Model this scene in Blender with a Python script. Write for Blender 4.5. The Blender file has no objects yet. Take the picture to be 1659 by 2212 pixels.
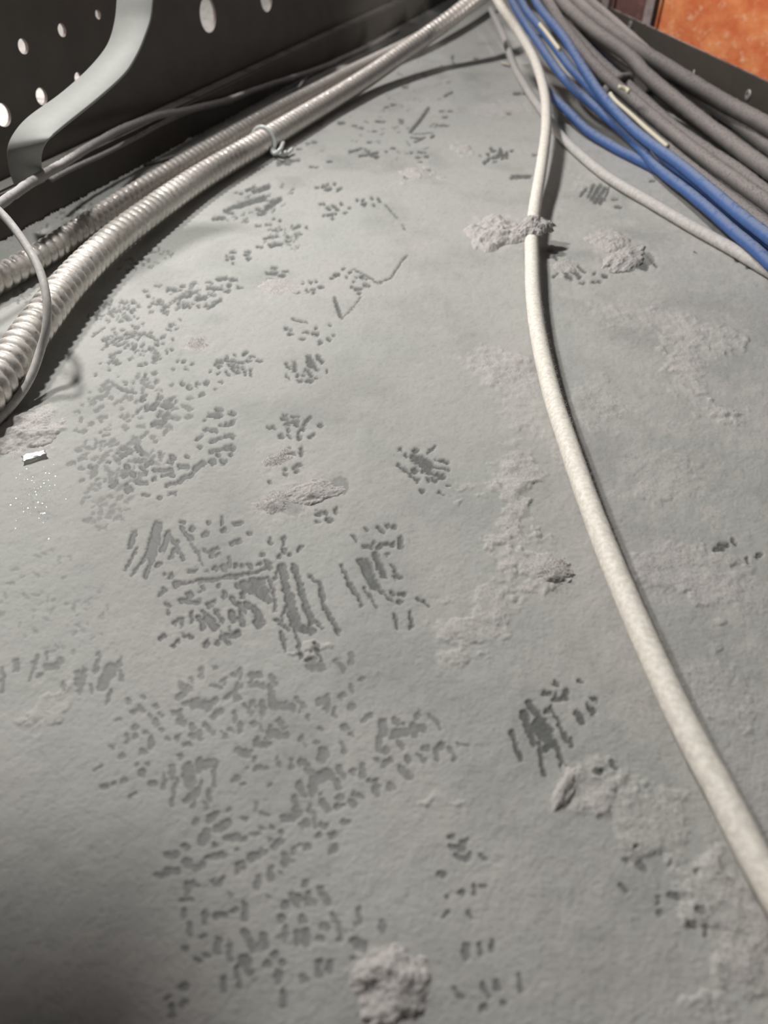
import bpy, bmesh, math, random
import numpy as np
from mathutils import Vector, noise

# ------------------------------------------------------------------ camera, world, lights, exposure
FPX, CX, CY, CAMH = 1533.0, 829.5, 1106.0, 0.15
PITCH = math.atan(1456.0 / FPX)
scene = bpy.context.scene
cam_d = bpy.data.cameras.new('camera'); cam = bpy.data.objects.new('camera', cam_d)
scene.collection.objects.link(cam); scene.camera = cam
cam.location = (0, 0, CAMH); cam.rotation_euler = (math.pi / 2 - PITCH, 0, 0)
cam_d.sensor_fit = 'AUTO'; cam_d.sensor_width = 36.0; cam_d.lens = FPX / 2212.0 * 36.0
cam_d.clip_start = 0.004; cam_d.clip_end = 20
cam_d.dof.use_dof = True; cam_d.dof.focus_distance = 0.255; cam_d.dof.aperture_fstop = 12.5

world = bpy.data.worlds.new('world'); scene.world = world; world.use_nodes = True
bg = world.node_tree.nodes['Background']; bg.inputs[0].default_value = (1.0, 0.985, 0.965, 1); bg.inputs[1].default_value = 0.065

def lamp(name, kind, loc, aim, power, color, **kw):
    d = bpy.data.lights.new(name, kind); d.energy = power; d.color = color
    for k, v in kw.items(): setattr(d, k, v)
    o = bpy.data.objects.new(name, d); scene.collection.objects.link(o); o.location = loc
    o.rotation_euler = (Vector(aim) - Vector(loc)).to_track_quat('-Z', 'Y').to_euler()
    return o
# work torch held above the left panel
lamp('torch_light', 'SPOT', (-0.19, 0.35, 0.31), (0.10, 0.18, 0.0), 4.1, (1.0, 0.995, 0.955), shadow_soft_size=0.016,
     spot_size=math.radians(132), spot_blend=0.8)
# added fill lamp, unseen, high beyond the panel, evening out the light
lamp('even_fill_lamp', 'AREA', (-0.40, 0.79, 0.75), (0.05, 0.25, 0.0), 7.4, (1.0, 0.965, 0.94), shape='DISK', size=0.09)
# room light over the far end and over the brick wall
lamp('room_light', 'AREA', (0.06, 0.72, 0.48), (0.10, 0.66, 0.0), 0.12, (1.0, 0.97, 0.95), shape='DISK', size=0.2)
# unseen spot added past the right edging to brighten the bricks
lamp('brick_fill_light', 'SPOT', (0.48, 0.42, 0.30), (0.28, 0.80, 0.05), 11.0, (1.0, 0.95, 0.9), shadow_soft_size=0.03, spot_size=math.radians(50), spot_blend=0.6)
# light in the next room, behind the perforated panel
lamp('next_room_light', 'AREA', (-0.36, 0.40, 0.15), (-0.60, 0.52, 0.08), 7.0, (1.0, 0.93, 0.90), shape='DISK', size=0.08)

vs = scene.view_settings
vs.view_transform = 'Standard'; vs.look = 'None'; vs.exposure = 0.0; vs.gamma = 1.0; vs.use_curve_mapping = False
scene.cycles.use_denoising = True

# ------------------------------------------------------------------ helpers
R_ = np.array([1, 0, 0.0]); F_ = np.array([0, math.cos(PITCH), -math.sin(PITCH)]); D_ = np.array([0, -math.sin(PITCH), -math.cos(PITCH)])
C_ = np.array([0, 0, CAMH])
def ray(x, y): return F_ + (x - CX) / FPX * R_ + (y - CY) / FPX * D_
def P(x, y, z=0.0):                       # the point at height z seen at pixel x, y
    d = ray(x, y); return Vector(C_ + d * ((z - CAMH) / d[2]))
WB = P(80, 481); WT = P(925, 22) - WB; WT.normalize(); WN = Vector((WT.y, -WT.x, 0))
def PW(x, y, off=0.0):                    # the point on the left panel plane (moved off along its normal)
    d = ray(x, y); k = ((np.array(WB) - C_) @ np.array(WN) + off) / (d @ np.array(WN)); return Vector(C_ + d * k)
rng = np.random.default_rng(7); random.seed(7)

def vnoise(x, y, seed=0):                 # 2D value noise, vectorised
    xi = np.floor(x).astype(np.int64); yi = np.floor(y).astype(np.int64); fx = x - xi; fy = y - yi
    def hsh(a, b):
        n = (a * 374761393 + b * 668265263 + seed * 974634777) & 0xFFFFFFFF
        n = ((n ^ (n >> 13)) * 1274126177) & 0xFFFFFFFF
        return ((n ^ (n >> 16)) & 0xFFFF) / 65535.0
    u = fx * fx * fx * (fx * (fx * 6 - 15) + 10); v = fy * fy * fy * (fy * (fy * 6 - 15) + 10)
    a = hsh(xi, yi); b = hsh(xi + 1, yi); c = hsh(xi, yi + 1); d = hsh(xi + 1, yi + 1)
    return (a + (b - a) * u) * (1 - v) + (c + (d - c) * u) * v
def fbm(x, y, octv=4, seed=0, gain=0.5):
    s = 0; amp = 1; tot = 0
    for i in range(octv):
        s = s + amp * vnoise(x * 2 ** i + 17.3 * i, y * 2 ** i - 9.1 * i, seed + i); tot += amp; amp *= gain
    return s / tot

def link(o, parent=None):
    scene.collection.objects.link(o)
    if parent is not None: o.parent = parent
    return o
def np_mesh(name, verts, faces, mat, parent=None, smooth=True):
    verts = np.asarray(verts, np.float32); faces = np.asarray(faces, np.int32); k = faces.shape[1]
    me = bpy.data.meshes.new(name); me.vertices.add(len(verts)); me.vertices.foreach_set('co', verts.ravel())
    me.loops.add(faces.size); me.loops.foreach_set('vertex_index', faces.ravel())
    me.polygons.add(len(faces)); me.polygons.foreach_set('loop_start', np.arange(0, faces.size, k, dtype=np.int32))
    me.update(calc_edges=True)
    if smooth: me.polygons.foreach_set('use_smooth', np.ones(len(faces), bool))
    me.materials.append(mat)
    return link(bpy.data.objects.new(name, me), parent)
def bm_obj(name, bm, mat, parent=None, smooth=True):
    me = bpy.data.meshes.new(name); bm.to_mesh(me); bm.free()
    if smooth: me.polygons.foreach_set('use_smooth', np.ones(len(me.polygons), bool))
    me.materials.append(mat); return link(bpy.data.objects.new(name, me), parent)
def tag(o, label=None, cat=None, group=None, kind=None):
    if label: o['label'] = label
    if cat: o['category'] = cat
    if group: o['group'] = group
    if kind: o['kind'] = kind
    return o

def spline(pts, step):                    # Catmull-Rom through the points, resampled evenly
    p = np.array([list(q) for q in pts], float)
    p = np.vstack([2 * p[0] - p[1], p, 2 * p[-1] - p[-2]]); out = []
    for i in range(1, len(p) - 2):
        n = 40; t = np.linspace(0, 1, n, endpoint=False)[:, None]
        a, b, c, d = p[i - 1], p[i], p[i + 1], p[i + 2]
        out.append(0.5 * (2 * b + (c - a) * t + (2 * a - 5 * b + 4 * c - d) * t * t + (3 * b - a - 3 * c + d) * t ** 3))
    out.append(p[-2][None]); q = np.vstack(out)
    s = np.concatenate([[0], np.cumsum(np.linalg.norm(np.diff(q, axis=0), axis=1))])
    u = np.arange(0, s[-1], step); return np.stack([np.interp(u, s, q[:, k]) for k in range(3)], 1), u
def frames(c):
    t = np.gradient(c, axis=0); t /= np.linalg.norm(t, axis=1)[:, None]
    up = np.array([0, 0, 1.0]); a = np.cross(t, up); a /= np.linalg.norm(a, axis=1)[:, None] + 1e-12
    return t, a, np.cross(a, t)
def tube(name, pts, rad, mat, parent=None, seg=16, step=0.002, prof=None, wobble=0.0, lump=0.0, seed=0):
    c, u = spline(pts, step)
    if wobble:
        c = c + np.stack([[wobble * (noise.noise((s * 35, seed * 9.1, k * 5.7))) for s in u] for k in range(3)], 1) * np.array([1, 1, .35])
    t, a, b = frames(c); th = np.arange(seg) / seg * 2 * math.pi
    r = rad * np.ones((len(u), seg)) if prof is None else prof(u[:, None], th[None, :])
    if lump:
        r = r * (1 + lump * (fbm(u[:, None] / rad * 1.1 + 0 * th, np.sin(th)[None, :] * 1.6 + np.cos(th)[None, :] * .9 + 40 + 0 * u[:, None], 3, seed) - .5))
    v = c[:, None, :] + r[:, :, None] * (np.cos(th)[None, :, None] * a[:, None, :] + np.sin(th)[None, :, None] * b[:, None, :])
    n = len(u); i = np.arange(n - 1)[:, None]; j = np.arange(seg)[None, :]; j2 = (j + 1) % seg
    f = np.stack([i * seg + j, i * seg + j2, (i + 1) * seg + j2, (i + 1) * seg + j], -1).reshape(-1, 4)
    vv = v.reshape(-1, 3); e = len(vv); vv = np.vstack([vv, c[0][None], c[-1][None]])
    jj = np.arange(0, seg, 2)                                        # end caps, quads to the centre
    cap0 = np.stack([0 * jj + e, (jj + 2) % seg, jj + 1, jj], -1); cap1 = np.stack([0 * jj + e + 1, (n - 1) * seg + jj, (n - 1) * seg + jj + 1, (n - 1) * seg + (jj + 2) % seg], -1)
    return np_mesh(name, vv, np.vstack([f, cap0, cap1]), mat, parent), c, (t, a, b)
def fibres(name, pos, nrm, lmin, lmax, thick, mat, parent=None, lean=0.9):
    """short curved hairs, two quads each"""
    pos = np.asarray(pos, float); nrm = np.asarray(nrm, float); n = len(pos)
    d = nrm + lean * rng.normal(size=(n, 3)); d /= np.linalg.norm(d, axis=1)[:, None]
    L = rng.uniform(lmin, lmax, n)[:, None]; side = np.cross(d, rng.normal(size=(n, 3))); side /= np.linalg.norm(side, axis=1)[:, None]
    bend = np.cross(d, side) * L * rng.uniform(-.35, .35, (n, 1))
    p0 = pos - nrm * 1e-4; p1 = pos + d * L * .5 + bend; p2 = pos + d * L; w = side * thick * .5
    v = np.stack([p0 - w, p0 + w, p1 + w, p1 - w, p2 + w * .5, p2 - w * .5], 1).reshape(-1, 3)
    b = np.arange(n)[:, None] * 6
    f = np.stack([b + np.array([0, 1, 2, 3]), b + np.array([3, 2, 4, 5])], 1).reshape(-1, 4)
    return tag(np_mesh(name, v, f, mat, parent), kind='stuff')

# ------------------------------------------------------------------ materials
def nmat(name):
    m = bpy.data.materials.new(name); m.use_nodes = True; nt = m.node_tree
    return m, nt, nt.nodes, nt.nodes['Principled BSDF'], lambda a, b: nt.links.new(a, b)
def node(ns, t, **kw):
    n = ns.new(t)
    for k, v in kw.items(): setattr(n, k, v)
    return n
def mixc(ns, ln, fac, a, b):
    m = node(ns, 'ShaderNodeMix', data_type='RGBA')
    for sock, val in ((m.inputs[0], fac), (m.inputs[6], a), (m.inputs[7], b)):
        if isinstance(val, (tuple, list)): sock.default_value = (*val, 1)
        elif isinstance(val, (int, float)): sock.default_value = val
        else: ln(val, sock)
    return m.outputs[2]
def noi(ns, ln, scale, detail=3, rough=.55):
    tc = node(ns, 'ShaderNodeNewGeometry'); n = node(ns, 'ShaderNodeTexNoise'); ln(tc.outputs['Position'], n.inputs['Vector'])
    n.inputs['Scale'].default_value = scale; n.inputs['Detail'].default_value = detail; n.inputs['Roughness'].default_value = rough
    return n.outputs[0]
def ramp(ns, ln, src, a, b, lo=0.0, hi=1.0):
    m = node(ns, 'ShaderNodeMapRange'); ln(src, m.inputs[0])
    for i, v in enumerate((a, b, lo, hi)): m.inputs[1 + i].default_value = v
    return m.outputs[0]
def mul(ns, ln, a, b):
    m = node(ns, 'ShaderNodeMath', operation='MULTIPLY')
    for s, v in zip(m.inputs, (a, b)):
        if isinstance(v, (int, float)): s.default_value = v
        else: ln(v, s)
    return m.outputs[0]
def bump(ns, ln, bs, src, strength, dist):
    b = node(ns, 'ShaderNodeBump'); b.inputs['Strength'].default_value = strength; b.inputs['Distance'].default_value = dist
    ln(src, b.inputs['Height']); ln(b.outputs[0], bs.inputs['Normal'])
def plain(name, col, rough=.6, metal=0, spec=.5, col2=None, scale=300, bmp=0, dust=0.0, dustcol=(.42, .385, .37), dlo=.0, dhi=.7):
    """colour with grain; dust = how much settled dust lies on its upward faces"""
    m, nt, ns, bs, ln = nmat(name)
    c = mixc(ns, ln, ramp(ns, ln, noi(ns, ln, scale, 4), .35, .65), col, col2 or tuple(x * .85 for x in col))
    bs.inputs['Metallic'].default_value = metal; bs.inputs['Roughness'].default_value = rough; bs.inputs['Specular IOR Level'].default_value = spec
    if dust > 0:
        g = node(ns, 'ShaderNodeNewGeometry'); s = node(ns, 'ShaderNodeSeparateXYZ'); ln(g.outputs['Normal'], s.inputs[0])
        k = mul(ns, ln, ramp(ns, ln, s.outputs[2], dlo, dhi), ramp(ns, ln, noi(ns, ln, scale * 1.3, 4), .28, .5))
        k = mul(ns, ln, k, dust); c = mixc(ns, ln, k, c, dustcol)
        ln(ramp(ns, ln, k, 0, 1, rough, .95), bs.inputs['Roughness'])
        if metal: ln(ramp(ns, ln, k, 0, .7, metal, 0), bs.inputs['Metallic'])
    ln(c, bs.inputs['Base Color'])
    if bmp: bump(ns, ln, bs, noi(ns, ln, scale * 4, 4), bmp, .0003)
    return m
def dust_material():
    m, nt, ns, bs, ln = nmat('settled_dust')
    cov = node(ns, 'ShaderNodeAttribute', attribute_name='cover').outputs['Fac']; flu = node(ns, 'ShaderNodeAttribute', attribute_name='fluff').outputs['Fac']
    grain = ramp(ns, ln, noi(ns, ln, 3800, 2, .8), .34, .66); big = ramp(ns, ln, noi(ns, ln, 22, 3), .35, .65)
    d = mixc(ns, ln, big, (.395, .404, .380), (.428, .418, .402)); d = mixc(ns, ln, mul(ns, ln, grain, .38), d, (.30, .29, .28))
    fl = mixc(ns, ln, grain, (.47, .438, .422), (.59, .555, .537))
    d = mixc(ns, ln, flu, d, fl)
    bare = mixc(ns, ln, mul(ns, ln, grain, .5), (.100, .105, .101), (.15, .152, .147))
    c = mixc(ns, ln, cov, bare, d); ln(c, bs.inputs['Base Color'])
    ln(ramp(ns, ln, cov, 0, 1, .5, .95), bs.inputs['Roughness']); bs.inputs['Specular IOR Level'].default_value = .25
    bump(ns, ln, bs, noi(ns, ln, 3600, 2, .7), .3, .00018)
    return m
M_dust = dust_material()
M_clump = plain('lint_dust', (.49, .465, .45), .98, spec=.1, col2=(.42, .398, .385), scale=1200, bmp=.4)
M_fibre = plain('lint_fibre', (.52, .495, .478), .95, spec=.1, scale=200)
M_deck = plain('deck_metal', (.115, .12, .116), .5, scale=120, dust=1.0, dustcol=(.42, .41, .39))
M_panel = plain('dark_painted_steel', (.105, .095, .083), .42, spec=.35, scale=60, dust=.8, dlo=.3, dhi=.9, dustcol=(.36, .34, .32))
M_lip = plain('dark_bronze_steel', (.058, .050, .040), .45, spec=.5, scale=90, dust=.8, dlo=.2, dhi=.8, dustcol=(.50, .47, .45))
M_strap = plain('grey_painted_strap', (.255, .258, .245), .6, spec=.35, col2=(.24, .243, .23), scale=260)
M_armour = plain('galvanised_armour', (.68, .66, .62), .35, metal=.9, scale=420, dust=.45, dustcol=(.40, .355, .335), dlo=-.3, dhi=.9, col2=(.55, .51, .47))
M_white = plain('off_white_jacket', (.84, .81, .73), .6, spec=.35, col2=(.66, .62, .56), scale=750, bmp=.3)
M_white2 = plain('grey_white_jacket', (.56, .55, .53), .55, spec=.4, col2=(.42, .40, .385), scale=500, dust=.4)
M_blue = plain('blue_jacket', (.055, .125, .33), .55, spec=.3, scale=300, dust=.75, dustcol=(.27, .30, .37), dlo=.2, dhi=1.1)
M_navy = plain('navy_jacket', (.015, .05, .22), .5, scale=300, dust=.25, dlo=.5, dhi=1.1)
M_grey = plain('dusty_grey_jacket', (.10, .095, .092), .75, scale=650, dust=.95, dustcol=(.285, .258, .248), dlo=-.25, dhi=.75, bmp=.5)
M_cream = plain('cream_jacket', (.60, .57, .45), .5, col2=(.58, .54, .42), scale=350)
M_thin = plain('dusty_thin_jacket', (.27, .255, .25), .6, scale=500, dust=.9, dustcol=(.48, .45, .44), dlo=0, dhi=.8)
M_plaster = plain('pale_plaster', (.74, .64, .60), .9, scale=40)
M_mortar = plain('grey_mortar', (.20, .16, .155), .95, scale=160, bmp=.6, col2=(.28, .24, .235))
M_tie = plain('clear_white_plastic', (.78, .80, .78), .25, spec=.6, scale=300)

# ------------------------------------------------------------------ deck and its dust blanket
def box(bm, lo, hi):
    vs_ = [bm.verts.new((x, y, z)) for z in (lo[2], hi[2]) for y in (lo[1], hi[1]) for x in (lo[0], hi[0])]
    for q in ((0, 2, 3, 1), (4, 5, 7, 6), (0, 1, 5, 4), (1, 3, 7, 5), (3, 2, 6, 7), (2, 0, 4, 6)): bm.faces.new([vs_[i] for i in q])
bm = bmesh.new(); box(bm, (-.75, -.35, -.004), (.75, 1.6, -.0009))
for v in bm.verts:
    if v.co.x > 0: v.co.x = .2540 - .14 * (v.co.y - .50) + .0006
tag(bm_obj('floor', bm, M_deck, smooth=False), 'dark grey sheet metal deck under the dust', kind='structure')

# prints: marks in the dust, written in the pixel frame of six zoomed crops (origin and scale first)
MK = []                                                              # x0, y0, x1, y1, half width, strength
def marks(ox, oy, sc, size, txt, a=1.0):
    for tok in txt.split():
        if '>' in tok:
            path, w = tok.split(':'); pp = [tuple(map(float, q.split(','))) for q in path.split('>')]
            for q, r in zip(pp, pp[1:]): MK.append((ox + q[0] / sc, oy + q[1] / sc, ox + r[0] / sc, oy + r[1] / sc, float(w) / sc * .43, a))
            continue
        q = tok.split(','); x = ox + float(q[0]) / sc; y = oy + float(q[1]) / sc; fl = q[2] if len(q) > 2 else ''
        s = size * (1.32 if 'b' in fl else .95) * random.uniform(.88, 1.15); ln_ = 1.1 if set(fl) & set('tfsu') else .3
        ang = math.radians(90 if 't' in fl else 0 if 'f' in fl else 52 if 's' in fl else -40 if 'u' in fl else random.uniform(-50, 50))
        dx, dy = math.cos(ang) * s * ln_, math.sin(ang) * s * ln_
        MK.append((x - dx, y - dy, x + dx, y + dy, s * .72, a))
def scatter(n, cx, cy, rx, ry, size, ang, dang, a=1.0, el=1.2, rot=0.0, pw=.6):
    for _ in range(n):
        r = random.random() ** pw; t = random.uniform(0, 2 * math.pi); ex, ey = rx * r * math.cos(t), ry * r * math.sin(t)
        x = cx + ex * math.cos(rot) - ey * math.sin(rot); y = cy + ex * math.sin(rot) + ey * math.cos(rot)
        s = size * random.uniform(.6, 1.25); an = math.radians(random.gauss(ang, dang)); L = s * random.uniform(.2, el)
        MK.append((x - math.cos(an) * L, y - math.sin(an) * L, x + math.cos(an) * L, y + math.sin(an) * L, s * .62, a))
marks(500, 850, 2.765, 6.2, "383,137,f 315,152,f 460,152,u 370,170,bf 332,183 392,190,b 440,185 425,210,b 338,218 530,190,b 235,205,f 300,255 346,257 405,240,t 405,268 482,255,u "
 "340,330 418,348,t 345,365,bf 310,375 408,428,f 378,445 322,458 395,465 322,485 1095,385>1185,430:72 1130,400>1180,450:58 1100,338,b 1040,370 1007,333 1170,358>1217,318:24 1230,400>1295,410:26 1190,440>1275,448:22 1140,460>1262,497:26 1000,425>1055,475>1115,520:22 1000,425 1110,518 1097,458,b 1178,515 1215,518,b 1297,552 1137,582 1240,590>1275,605:18 1255,495,b 1285,450 "
 "522,718,b 562,712 625,680>622,710:22 585,755,b 515,768 805,810 880,800>905,830:30 935,788 968,797,b 738,865,s 1010,887,bt 815,910,bf 855,885 885,915,b 940,900,bf 935,957 "
 "655,1025>700,1130>785,1265:28 775,1000>850,1150:60 810,1000>860,1140:46 860,960>910,1085:52 955,1020>1005,1095:24 995,1095,f 790,1165>870,1275:20 880,1170>960,1240:24 1000,1240,b 965,1195 1020,1197,f 1110,1222>1180,1272:20 970,1320>990,1395:28 1065,1305>1080,1395:30 870,1150,b "
 "300,1035>340,1220>370,1380:56 375,1040>410,1150>440,1250>480,1370:46 350,1200>400,1400:50 390,1390>480,1420:60 270,1070>262,1110:20 215,1100>240,1120:22 240,1120>265,1300:24 265,1350>340,1415:28 465,1085>530,1140:24 530,1140>550,1270>640,1425:36 480,1340>545,1400:22 300,1430>325,1530:28 375,1400>415,1570:30 495,1490>540,1595:26 320,1280>300,1370:22 "
 "0,1100>240,1040:26 85,1150>200,1185:80 120,1120>190,1120:50 150,1190>230,1240:40 40,1155 70,1200,t 10,1230>80,1300:34 90,1260>160,1300>180,1380:48 140,1350>165,1400:34 0,1340,b 50,1350,b 20,1440,b "
 "25,1030 60,1030 110,1035,b 165,1020 215,1015,b 230,885,t 313,880,t 315,940,b 290,975 348,965 180,960 405,930,u 10,890 42,880 15,780 60,770 110,835 0,115 5,170 0,255 5,318 320,130 228,528 75,1085 30,1095")
marks(0, 850, 2.765, 6.2, "802,830>775,915:40 820,925>745,1060:20 940,800>900,960:78 940,800>890,960:50 870,970>790,1085:24 915,970>870,1095:28 1005,830>968,935:42 1015,850>1100,990:26 1065,890>1015,990:30 1085,805>1140,870:36 1150,810,b 1140,900>1190,960:22 1190,960>1208,1030:16 1215,935>1260,945>1300,920:22 1225,840,b 1265,965 1250,775 1325,755,t 1335,815,b 1395,780>1445,768:24 1425,880,b 1385,900 1495,835 1610,890,b 1565,960 1090,765 1300,965 "
 "945,1025,b 1120,1065>1170,1055:24 1020,1090,b 985,1080 1050,1140,b 1050,1140>1280,1108>1500,1070:24 1290,1045,b 1340,1040,b 1370,1005,bt 1410,1030 1440,1028 1495,1030 1550,1015 1600,1020,b 1240,1060 968,1185,u 1000,1260,b 1005,1310 1080,1230>1180,1250:34 1135,1200,b 1250,1265,b 1275,1240 1345,1190 1335,1215,b 1420,1150,b 1455,1195,b 1210,1160 1300,1150 1375,1215>1455,1290:28 1055,1365,u 1095,1340>1085,1385:34 1145,1335,bt 1215,1300,b 1190,1340>1215,1400:44 1240,1340>1280,1390:64 1300,1310>1330,1360:40 1380,1310>1400,1350:44 1440,1290>1450,1380:26 970,1450,u 1100,1445 1140,1450,b 1235,1500,b 1300,1490,b 1320,1450>1370,1490:34 1350,1440,b 1390,1440,b 1425,1430,b 1060,1490,u 1030,1510 "
 "1285,130,bf 1315,125,b 1385,120,b 1310,95,f 1220,158 1385,175,u 1330,190,f 1355,185 1240,217,f 1275,222,f 1190,265,u 1255,290>1320,265:24 1370,255,bf 1190,320 1260,350>1330,330:30 1370,325,bf 1300,370,b 1380,365 1265,410,b 1330,405,b 1190,430,bu 1210,420,b 1100,435,bf 1030,380,b 1020,412,b 975,455>1030,450:26 970,490>1030,475:28 955,355 1120,375 1135,490,u 1090,510,bu 990,550>1045,535:30 835,340,bs 750,330,f 735,370,b 770,355,f 705,355 890,415,bu 845,440>870,475:26 830,405,f 760,440,b 745,490,b 790,480,b 680,540,bu 860,540,f 920,510 770,575,b 820,525,b 750,545 870,605,f 955,625 1030,595,f 1025,490 650,410 700,395 540,440 940,460,f")
marks(0, 1380, 2.37, 7.6, "655,315,b 735,300 685,375,b 720,360,b 800,345 800,430,b 610,415 770,398 825,390 695,460,b 745,480 825,470 650,515,t 690,500 775,530,t 860,515 910,510 575,555 735,578,b 620,600,b 505,665,u 700,650 755,645 730,690,b 540,760,b 585,750 635,730,b 680,800,u 780,745,b 840,700>840,770:28 880,680,bt 905,720>880,855:30 960,660>975,740:76 1020,650,bt 1090,630>1050,650:60 1100,640>1095,750:30 1000,780>955,835:34 1035,730>985,870:24 1075,800,t 920,600,b 960,545,b 990,500,b 1025,500,t 985,455,b 1050,440>1095,490:32 1145,490,s 1185,465 1230,450,t 1300,435,b 1445,435,bs 1540,515,b 1380,480>1470,500:46 1380,450>1390,500:30 1340,540,bf 1310,520,b 1220,575>1270,590:50 1340,660,bf 1420,610>1440,650:26 1490,640,t 1570,650,b 1210,720,b 1250,740 1380,750 930,240,b 960,260,b 930,290,bu 1030,180,t 985,215 1080,240>1130,250:26 1155,215,t 1200,180 1230,180,t 1310,185,bf 1320,240,bf 1400,210,bs 1240,240>1150,300:26 1210,290,bt 1000,330>1060,340:70 950,330,b 1100,320,b 1110,385,bu 890,380,b 920,400,bt 930,430,b 1200,400,t 1270,360,s 1345,355,bt 1385,250>1400,330:44 1400,340>1490,350:54 1540,330,bs 1000,940,b 1090,910,bu 1120,970>1165,945:62 1060,990>1040,1040:66 1190,1020,bf 1100,1060,b 1140,1110,b 1090,1120,bf 1250,1030,b 1280,1120>1320,1115:56 1220,1080 950,1070,b 880,1110,bf 950,1140>1000,1180>1045,1160:46 830,1210,bf 880,1190,bf 1000,1260,b 960,1280,bt 1095,1250>1120,1260>1145,1225:38 950,1340,bf 1180,880 1250,920 1340,970 1390,965 1310,1000,f 1380,1025 1420,1050,bu 1440,990 1505,1085,b 1570,1070,b 1630,1015,b 1480,920,bf 1570,945,b 1510,810>1520,890:34 1530,740>1550,800:40 1605,760,bt 1390,1210,bt 1320,1245,bt 1250,1180 1220,1180,t 1460,1130,bt 1130,1420,bf 1050,1430,bt 1200,1395,b 1255,1400,bt 940,1410,t 970,1490,bt 1040,1530,b 1115,1540>1120,1600:44 1250,1500>1300,1600:50 1180,1570>1180,1640:40 1360,1550,b 1460,1510,bt 1520,1530,bt 1560,1540,bt 1240,1640>1280,1700:50 1215,1720>1225,1780:40 1145,1770,bt 1060,1625,b 1010,1650,b 950,1590,b 1410,1620,b 1430,1730,bt 1370,1670,b 1460,1850,t 1560,1750,b 940,1780,b 860,1840,b 880,1910,bt 940,1870,b 1460,1360,b 1500,1310>1550,1340:44 1580,1330,b 1440,1430,b 1550,1440,b", .62)
marks(0, 1380, 2.37, 7.6, "15,155>12,270:26 185,90>150,215:26 430,160>410,270:40 570,150>525,240:76 620,110>600,160:24 575,270>540,335:24 510,80>490,170:26 390,170>400,240:30 80,140,bt 330,240,t 205,185 470,260,t 310,120,b 260,140,bf 240,90,t 620,190,t", .62)
marks(500, 1380, 2.658, 8.2, "1068,440,b 872,515,bt 950,475,b 990,488 935,550>1000,535:70 1050,525,bt 1090,515,b 1145,440>1205,515:30 850,600,bt 885,645,b 965,590>985,630:32 893,710,bu 840,700 1015,690,b 1115,630,b 1070,665>1115,700:36 1170,640>1180,690:40 1200,620,b 1250,625>1275,670:24 1280,685 1300,605>1355,620:22 1000,770,bs 830,855,bt 795,820 915,850,b 775,460,u 650,510,b 690,545 630,600>650,650:32 690,390,b 690,285,t 640,330 755,232 625,150,bs 690,118,t 490,160,bf 455,125,f 510,365,b 550,370,bt 595,420,t 535,650>520,690:80 490,800>560,780:86 620,740>650,790:50 700,760,b 755,755,bt 600,820>620,850:50 470,860,bt 390,830>420,900:36 620,910,b 700,890>760,915:34 695,945,b 540,955,bs 610,965,b 450,980,t 365,920>370,1000:34 340,1030,b 390,1010,b 430,1060,b 470,1000>490,1080:36 535,1075,b 655,1055,b 585,1130,b 505,1135,b 590,1210,b 440,1190,b 430,735,bs 300,1270>320,1300:30 425,1410,b 440,1490,bt 340,1475>385,1540:38 310,1530,b 510,1440>555,1520:50 410,1610,b 290,1605,b 310,1690,bt 370,1720>370,1760:40 420,1680>440,1740:60 540,1660,b 515,1720,b 585,1590>615,1640>625,1725:32 735,1550>740,1630:36 870,1630>870,1680:46 710,1740>760,1770:70 700,1840,b 570,1860>560,1900:60 500,1900,bt 420,1950,b 270,1930,b 30,1900>90,1830>110,1920:40 255,1820,b 215,1875,b 295,1860 190,1740,bt 300,2070,bt", .62)
marks(1000, 1380, 2.517, 7.4, "262,510>320,665:32 330,400>385,560:50 360,355>470,500:52 400,470>480,570:76 410,570>445,735:32 455,600,b 475,375>520,440>570,560:24 505,550>550,710:32 455,395,b 510,247,b 630,232>650,242:28 450,298,b 560,292,b 530,325,bf 500,310 700,322>725,335:28 695,382,bs 637,433,bs 820,690,s 725,730>745,730:50 590,560,t")
marks(1000, 1380, 2.517, 7.4, "885,1205,b 960,1230>990,1260:50 865,1345>885,1370:34 1060,1425,t 1075,1493,b 1130,1400>1160,1410:44 1290,1480,b 1250,1560,b 935,1130 1320,1590,t 1270,1270", .75)
marks(1000, 1380, 2.517, 7.8, "-60,1080,b -30,1140,bf 10,1105,b 0,1190,bf 30,1180,b 100,1175>125,1205:30 65,1345>65,1385:34 115,1350,b -10,1385,b 35,1490>55,1520:26 -90,1400 -120,1280,b -90,1500,u 20,1700,bt 90,1660>105,1710:34 165,1650>165,1695:38 110,1885>140,1945:36 180,1870>190,1910:44 305,1835>320,1910:38 -20,1930,bs 115,2008,b 225,1985,b", .72)
marks(1000, 650, 2.517, 6.4, "1395,1350,bf 1420,1325,f 1465,1300>1485,1325:20 1612,1385,b 1547,1415,t")
marks(1040, 300, 2.68, 4.6, "575,330>610,285:20 620,335>650,270:22 640,345>690,270:30 660,365>715,285:30 715,350>740,280:18 690,370>700,340:26 775,350,f 790,395,f 30,130,u 60,110,f 75,70 110,60>125,110:26 95,100,b 130,95,f 175,70 60,60 40,90 180,215>285,215:22 460,740>520,810:28 480,720>570,800:34 560,735>600,775:18 430,790,u 640,830>690,828:20 655,780 715,795,b 585,835,f 500,800,b 430,690,s 880,640>960,740:26 915,630>1015,740:18 860,700>950,745:46 760,765>860,760:30 930,650,s 400,650,f 990,245,f 1485,705,f 1550,745,f")
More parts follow.
